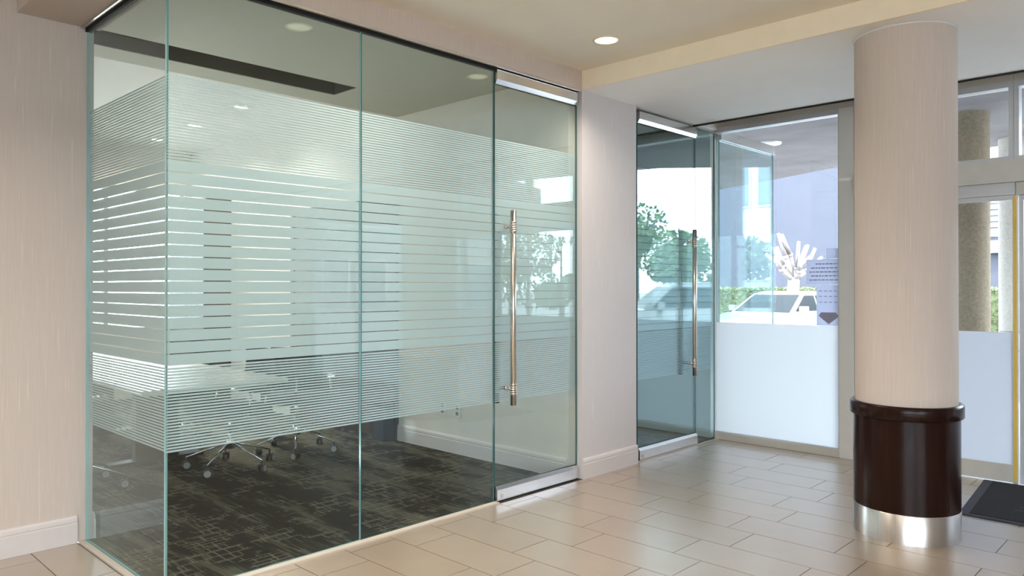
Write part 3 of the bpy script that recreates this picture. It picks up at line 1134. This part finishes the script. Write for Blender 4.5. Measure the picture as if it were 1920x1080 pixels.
def ext_column(x, y, r, label, z=3.3, mat='concrete_column'):
    t = thing('concrete_column', label, 'column', (x, y, -0.02), 'round concrete columns of the canopy')
    s = S(); s.lathe([(r, -0.02), (r, z)], (x, y), 48)
    s.make('shaft', mat, t)
    s = S()
    for q in (0.62, 0.86):
        s.lathe([(r, q - .004), (r + .003, q), (r, q + .004)], (x, y), 48)
    s.make('joint_ring', 'concrete', t)


ext_column(9.35, 2.12, 0.215, 'thick rough concrete column outside, seen next to the papered column')
ext_column(11.30, 2.02, 0.19, 'concrete column outside coloured as if sunlit, beside the yellow door strip', mat='concrete_sunlit')  # paler colour stands in for sun on the shaft

# soffit light outside
t = thing('canopy_light', 'round flush light in the concrete canopy', 'light', (9.4, 4.4, 3.3))
s = S(); s.lathe([(0.16, 3.299), (0.15, 3.28), (0.11, 3.278), (0.10, 3.285)], (9.4, 4.4), 32); s.make('ring', 'aluminium', t)
s = S(); q = s.lathe([(0.101, 3.284)], (9.4, 4.4), 32); s.bm.faces.new(q[0][::-1]); s.make('lens', 'white_plate', t)

# buildings
bl = thing('blue_building', 'big plain lavender blue building across the car park', 'building', (29.5, 19, GZ))
box('wall', 'blue_stucco', (29.0, 40, 8.2, 34, GZ, 10.5), bl)
box('coping', 'white_stucco', (28.9, 29.3, 8.1, 34, 10.5, 10.8), bl)
lb = thing('low_blue_building', 'low lavender wall with a white box lamp seen between the concrete columns', 'building', (29.5, 4, GZ))
box('wall', 'blue_stucco', (29.2, 36, -2.0, 8.1, GZ, 3.1), lb)
box('coping', 'white_stucco', (29.1, 29.5, -2.0, 8.1, 3.1, 3.25), lb)
box('box_lamp', 'white_stucco', (28.9, 29.2, 5.3, 6.0, 2.55, 2.95), lb)
hb = thing('white_building', 'white building with louvres rising behind the low lavender wall', 'building', (42, 5, GZ))
box('wall', 'white_stucco', (40.6, 50, -4, 12, GZ, 9.5), hb)
for k in range(8):
    box('louvre', 'aluminium', (40.45, 40.6, 6.9, 8.3, 3.9 + k * .28, 4.0 + k * .28), hb)
wb = thing('office_building', 'white two storey building reflected in the glass by the entrance', 'building', (33, -8, GZ))
box('wall', 'white_stucco', (32, 44, -10.4, -5.2, 3.4, 8.5), wb)
for y in (-10.1, -7.8, -5.5):
    box('pillar', 'white_stucco', (32.1, 32.6, y - .25, y + .25, GZ, 3.4), wb)
box('back_wall', 'white_stucco', (38, 44, -10.4, -5.2, GZ, 3.4), wb)
for y in (-9.4, -7.8, -6.2):
    w_ = box('window', 'aluminium', (31.93, 32.0, y - .65, y + .65, 5.0, 7.2), wb)
    box('pane', 'dark_pane', (31.91, 31.93, y - .57, y + .57, 5.08, 7.12), w_)


nb = thing('sky_screen_building', 'grey building added to block bright sky reflected in the middle of the glass front', 'building', (14, -16, GZ))  # added mass that hides open sky from the glass reflections
box('wall', 'grey_stucco', (7.2, 20.3, -20, -13, GZ, 6.0), nb)
box('coping', 'white_stucco', (7.1, 20.4, -20, -12.9, 6.0, 6.2), nb)
for x in (8.6, 11.0, 13.4, 15.8, 18.2):
    for z in (0.6, 3.3):
        w_ = box('window', 'aluminium', (x, x + 1.5, -13.0, -12.93, z, z + 1.7), nb)
        box('pane', 'dark_pane', (x + .08, x + 1.42, -12.93, -12.91, z + .08, z + 1.62), w_)


# cars
def car(label, loc, rz, kind, paint):
    t = thing('parked_car' if kind != 'pickup' else 'pickup_truck', label, 'car' if kind != 'pickup' else 'truck', (0, 0, 0))
    L, W = (4.6, 1.8) if kind == 'sedan' else (4.7, 1.9) if kind == 'suv' else (5.4, 1.95)
    h = L / 2
    if kind == 'sedan':
        body = [(-h, .28), (h - .05, .25), (h, .45), (h - .08, .66), (h - .55, .80), (h - 1.25, .92), (-h + .95, .95), (-h + .1, .93), (-h, .7)]
        cabin = [(h - 1.35, .90), (h - 2.15, 1.40), (h - 2.6, 1.46), (-h + 1.5, 1.44), (-h + .55, .92)]
    elif kind == 'suv':
        body = [(-h, .32), (h - .05, .30), (h, .5), (h - .05, .85), (h - .5, 1.0), (h - 1.2, 1.06), (-h + .05, 1.06), (-h, .8)]
        cabin = [(h - 1.3, 1.04), (h - 1.95, 1.60), (h - 2.3, 1.66), (-h + .5, 1.66), (-h + .08, 1.04)]
    else:
        body = [(-h, .42), (h - .05, .40), (h, .6), (h - .05, .98), (h - .4, 1.10), (h - 1.3, 1.14), (-h, 1.12)]
        cabin = [(h - 1.35, 1.12), (h - 1.95, 1.70), (h - 2.4, 1.76), (h - 3.3, 1.74), (h - 3.55, 1.12)]

    def extr(prof, w0, w1, zlo, zhi):
        s = S()
        A, B = [], []
        for x, z in prof:
            k = (z - zlo) / (zhi - zlo)
            wd = w0 + (w1 - w0) * max(0, min(1, k))
            A.append(s.bm.verts.new((x, -wd / 2, z)))
            B.append(s.bm.verts.new((x, wd / 2, z)))
        n = len(prof)
        s.bm.faces.new(A)
        s.bm.faces.new(B[::-1])
        for i in range(n):
            s.bm.faces.new((A[i], A[(i + 1) % n], B[(i + 1) % n], B[i]))
        return s
    s = extr(body, W, W, 0, 1)
    s.bevel(0.06, 2)
    for f in s.bm.faces: f.smooth = True
    s.make('body', paint, t)
    zs = [z for _, z in cabin]
    s = extr(cabin, W - .10, W - .48, min(zs), max(zs))
    s.bevel(0.035, 2)
    s.make('cabin', paint, t)
    # glazing a little proud of the cabin
    zl, zh = min(zs), max(zs)

    def P(x, z, sg, out):
        wd = (W - .10) + (-.38) * (z - zl) / (zh - zl)
        return (x, sg * (wd / 2 + out), z)
    fx0, ft = cabin[0], cabin[1]
    rb, rtp = cabin[-1], cabin[-2]
    for sg in (-1, 1):
        mid = (ft[0] + rtp[0]) / 2 - (.1 if kind == 'pickup' else 0)
        z0, z1 = zl + .08, zh - .11
        def lerp_front(z): return fx0[0] + (ft[0] - fx0[0]) * (z - fx0[1]) / (ft[1] - fx0[1])
        def lerp_rear(z): return rb[0] + (rtp[0] - rb[0]) * (z - rb[1]) / (rtp[1] - rb[1])
        for xa0, xa1, xb0, xb1 in (((lerp_front(z0) - .13), (lerp_front(z1) - .10), mid + .04, mid + .04), (mid - .04, mid - .04, lerp_rear(z0) + .13, lerp_rear(z1) + .10)):
            s = S()
            q = [P(xa0, z0, sg, .008), P(xa1, z1, sg, .008), P(xb1, z1, sg, .008), P(xb0, z0, sg, .008)]
            q2 = [P(xa0, z0, sg, -.01), P(xa1, z1, sg, -.01), P(xb1, z1, sg, -.01), P(xb0, z0, sg, -.01)]
            A = [s.bm.verts.new(v) for v in q]
            B = [s.bm.verts.new(v) for v in q2]
            s.bm.faces.new(A); s.bm.faces.new(B[::-1])
            for i in range(4): s.bm.faces.new((A[i], A[(i + 1) % 4], B[(i + 1) % 4], B[i]))
            s.make('side_window', 'car_glass', t)
    for (a, b), nm in (((fx0, ft), 'windscreen'), ((rb, rtp), 'rear_window')):
        s = S()
        d = Vector((b[0] - a[0], 0, b[1] - a[1]))
        n = Vector((d.z, 0, -d.x)).normalized() * (1 if nm == 'windscreen' else -1)
        if (n.x > 0) != (nm == 'windscreen'): n = -n
        q = []
        for k, e in ((.1, 1), (.92, 1), (.92, -1), (.1, -1)):
            x, z = a[0] + d.x * k, a[1] + d.z * k
            wd = (W - .10) + (-.38) * (z - zl) / (zh - zl) - .14
            q.append(Vector((x, e * wd / 2, z)))
        A = [s.bm.verts.new(v + n * .010) for v in q]
        B = [s.bm.verts.new(v - n * .02) for v in q]
        s.bm.faces.new(A); s.bm.faces.new(B[::-1])
        for i in range(4): s.bm.faces.new((A[i], A[(i + 1) % 4], B[(i + 1) % 4], B[i]))
        s.make(nm, 'car_glass', t)
    wr = .31 if kind == 'sedan' else .36
    for x in (h - .85, -h + .95):
        for sg in (-1, 1):
            s = S(); s.tube((x, sg * (W / 2 - .19), wr), (x, sg * (W / 2 + .01), wr), wr, n=28)
            wl = s.make('wheel', 'tyre', t)
            s = S(); s.tube((x, sg * (W / 2 + .01), wr), (x, sg * (W / 2 + .018), wr), wr * .68, n=24)
            s.make('rim', 'rim', wl)
    zt_ = .72 if kind == 'sedan' else .88
    for sg in (-1, 1):
        box('tail_light', 'tail_red', (-h - .012, -h + .12, sg * (W / 2 - .3), sg * (W / 2 + .004), zt_ - .02, zt_ + .15), t, .01)
        box('headlight', 'headlamp', (h - .22, h + .004, sg * (W / 2 - .42), sg * (W / 2 - .03), zt_ - .16, zt_ - .02), t, .02)
        box('mirror', paint, (h - 1.75, h - 1.62, sg * (W / 2), sg * (W / 2 + .18), zl + .06, zl + .2), t, .02)
    box('grille', 'tyre', (h - .10, h + .006, -.45, .45, .38, .52), t, .01)
    t.location = loc
    t.rotation_euler.z = rz
    return t


car('white car parked facing the window below the pale tree', (18.4, 8.3, GZ), math.radians(172), 'sedan', 'car_white')
car('white car seen only as a reflection in the second glass door', (14.8, -1.9, GZ), math.radians(226), 'suv', 'car_white')
car('dark teal pickup seen only as a reflection in the outside glass wing', (19.8, -2.4, GZ), math.radians(25), 'pickup', 'car_blue')


# plants
def leaves(s, c, rad, n, size, seed, squash=1.0):
    rnd = random.Random(seed)
    for _ in range(n):
        while True:
            v = Vector((rnd.uniform(-1, 1), rnd.uniform(-1, 1), rnd.uniform(-1, 1)))
            if 0.25 < v.length < 1:
                break
        v = v.normalized() * v.length ** 0.4
        p_ = Vector(c) + Vector((v.x * rad[0], v.y * rad[1], v.z * rad[2]))
        a = Vector((rnd.gauss(0, 1), rnd.gauss(0, 1), rnd.gauss(0, 1))).normalized()
        b = a.orthogonal().normalized()
        k = size * rnd.uniform(.6, 1.3)
        vs = [s.bm.verts.new(p_ + a * k), s.bm.verts.new(p_ + b * k * .5), s.bm.verts.new(p_ - a * k), s.bm.verts.new(p_ - b * k * .5)]
        s.bm.faces.new(vs)


def tree(label, x, y, h, r, seed):
    t = thing('leafy_tree', label, 'tree', (x, y, GZ), 'green trees round the car park')
    s = S()
    s.tube((x, y, GZ), (x + .1, y, h - r * 1.1), .16, .10, n=10)
    for k in range(4):
        a = k * 1.6 + seed
        s.tube((x + .1, y, h - r * 1.3), (x + math.cos(a) * r * .6, y + math.sin(a) * r * .6, h - r * .5), .07, .03, n=8)
    s.make('trunk', 'bark', t)
    s = S()
    rnd = random.Random(seed)
    for k in range(6):
        c = (x + rnd.uniform(-.5, .5) * r, y + rnd.uniform(-.5, .5) * r, h - r + rnd.uniform(-.45, .45) * r)
        leaves(s, c, (r * .62, r * .62, r * .5), 420, .11, seed * 10 + k)
    o = s.make('foliage', 'leaf', t)
    o['kind'] = 'stuff'


tree('small green tree reflected in the middle of the second glass door', 22.0, -6.3, 3.5, 1.3, 1)
tree('green tree reflected beside the bar pull of the second glass door', 26.4, -6.4, 3.7, 1.3, 2)
tree('tall green tree added to block sky reflected against the pier in the second glass door', 24.0, -9.5, 5.2, 1.8, 9)  # added to screen the white sky mirrored at the door's left
tree('green tree reflected low in the outside glass wing', 29.4, -5.2, 3.2, 1.2, 3)
tree('broad green tree reflected in the first glass door', 29.0, -17.4, 2.4, 1.2, 4)
tree('spreading green tree reflected beside the bar pull of the first glass door', 23.5, -15.6, 4.2, 2.0, 5)


def pollard(label, x, y):
    t = thing('pollarded_tree', label, 'tree', (x, y, GZ))
    s = S()
    s.tube((x, y, GZ), (x + .05, y - .1, 1.7), .20, .16, n=12)
    s.make('trunk', 'bark_pale', t)
    rnd = random.Random(11)
    for k in range(16):
        a = k * 2 * math.pi / 16 * 2.6
        r1 = rnd.uniform(.2, .6)
        p1 = Vector((x + .05 + math.cos(a) * r1, y - .1 + math.sin(a) * r1, 1.7 + rnd.uniform(.15, .65)))
        p2 = p1 + Vector((math.cos(a) * rnd.uniform(.1, .5), math.sin(a) * rnd.uniform(.1, .5), rnd.uniform(.25, .75)))
        s = S()
        s.tube((x + .05, y - .1, 1.6), p1, .09, .065, n=10)
        s.tube(p1, p2, .065, .045, n=10)
        s.ball(p1, .085)
        s.make('branch_stub', 'bark_pale', t)


pollard('bare pollarded tree with pale stubby branches beside the white car', 21.3, 9.35)

hg = thing('clipped_hedge', 'low clipped green hedge in front of the blue building', 'hedge', (24.8, 9.2, GZ))
s = S(); s.box(24.3, 25.3, 3.6, 16, GZ, 1.32)
s.make('core', 'leaf_hedge', hg)
s = S()
rnd = random.Random(5)
for _ in range(9000):
    y = rnd.uniform(3.6, 16)
    if rnd.random() < .55:
        c = Vector((24.28 + rnd.uniform(-.05, .05), y, rnd.uniform(GZ, 1.36)))
    else:
        c = Vector((rnd.uniform(24.25, 25.3), y, 1.34 + rnd.uniform(-.05, .07)))
    a = Vector((rnd.gauss(0, 1), rnd.gauss(0, 1), rnd.gauss(0, 1))).normalized() * .06
    b = a.orthogonal().normalized() * .03
    s.bm.faces.new([s.bm.verts.new(c + a), s.bm.verts.new(c + b), s.bm.verts.new(c - a), s.bm.verts.new(c - b)])
o = s.make('foliage', 'leaf_hedge', hg)
o['kind'] = 'stuff'


def palm(label, x, y, h, seed):
    t = thing('palm_tree', label, 'palm', (x, y, GZ), 'tall thin palms far across the car park')
    s = S(); s.tube((x, y, GZ), (x, y, h), .14, .09, n=8)
    s.make('trunk', 'bark', t)
    rnd = random.Random(seed)
    s = S()
    for k in range(34):
        a = rnd.uniform(0, 6.28)
        e = rnd.uniform(-.9, 1.2)
        d = Vector((math.cos(a) * math.cos(e), math.sin(a) * math.cos(e), math.sin(e)))
        n = d.orthogonal().normalized()
        c0 = Vector((x, y, h))
        L = rnd.uniform(.55, .85)
        p1 = c0 + d * L * .6
        p2 = c0 + d * L + Vector((0, 0, -.2))
        A = [s.bm.verts.new(q) for q in (c0, p1 + n * .11, p2, p1 - n * .11)]
        s.bm.faces.new(A)
    s.make('fronds', 'palm_leaf', t)


for i, (x, y) in enumerate(((70.0, -53.7), (70.0, -52.1), (70.0, -50.2))):
    palm(['tall palm reflected farthest from the pier in the first glass door', 'tall palm reflected midway in the first glass door', 'tall palm reflected next to the pier in the first glass door'][i], x, y, 7.0, i)
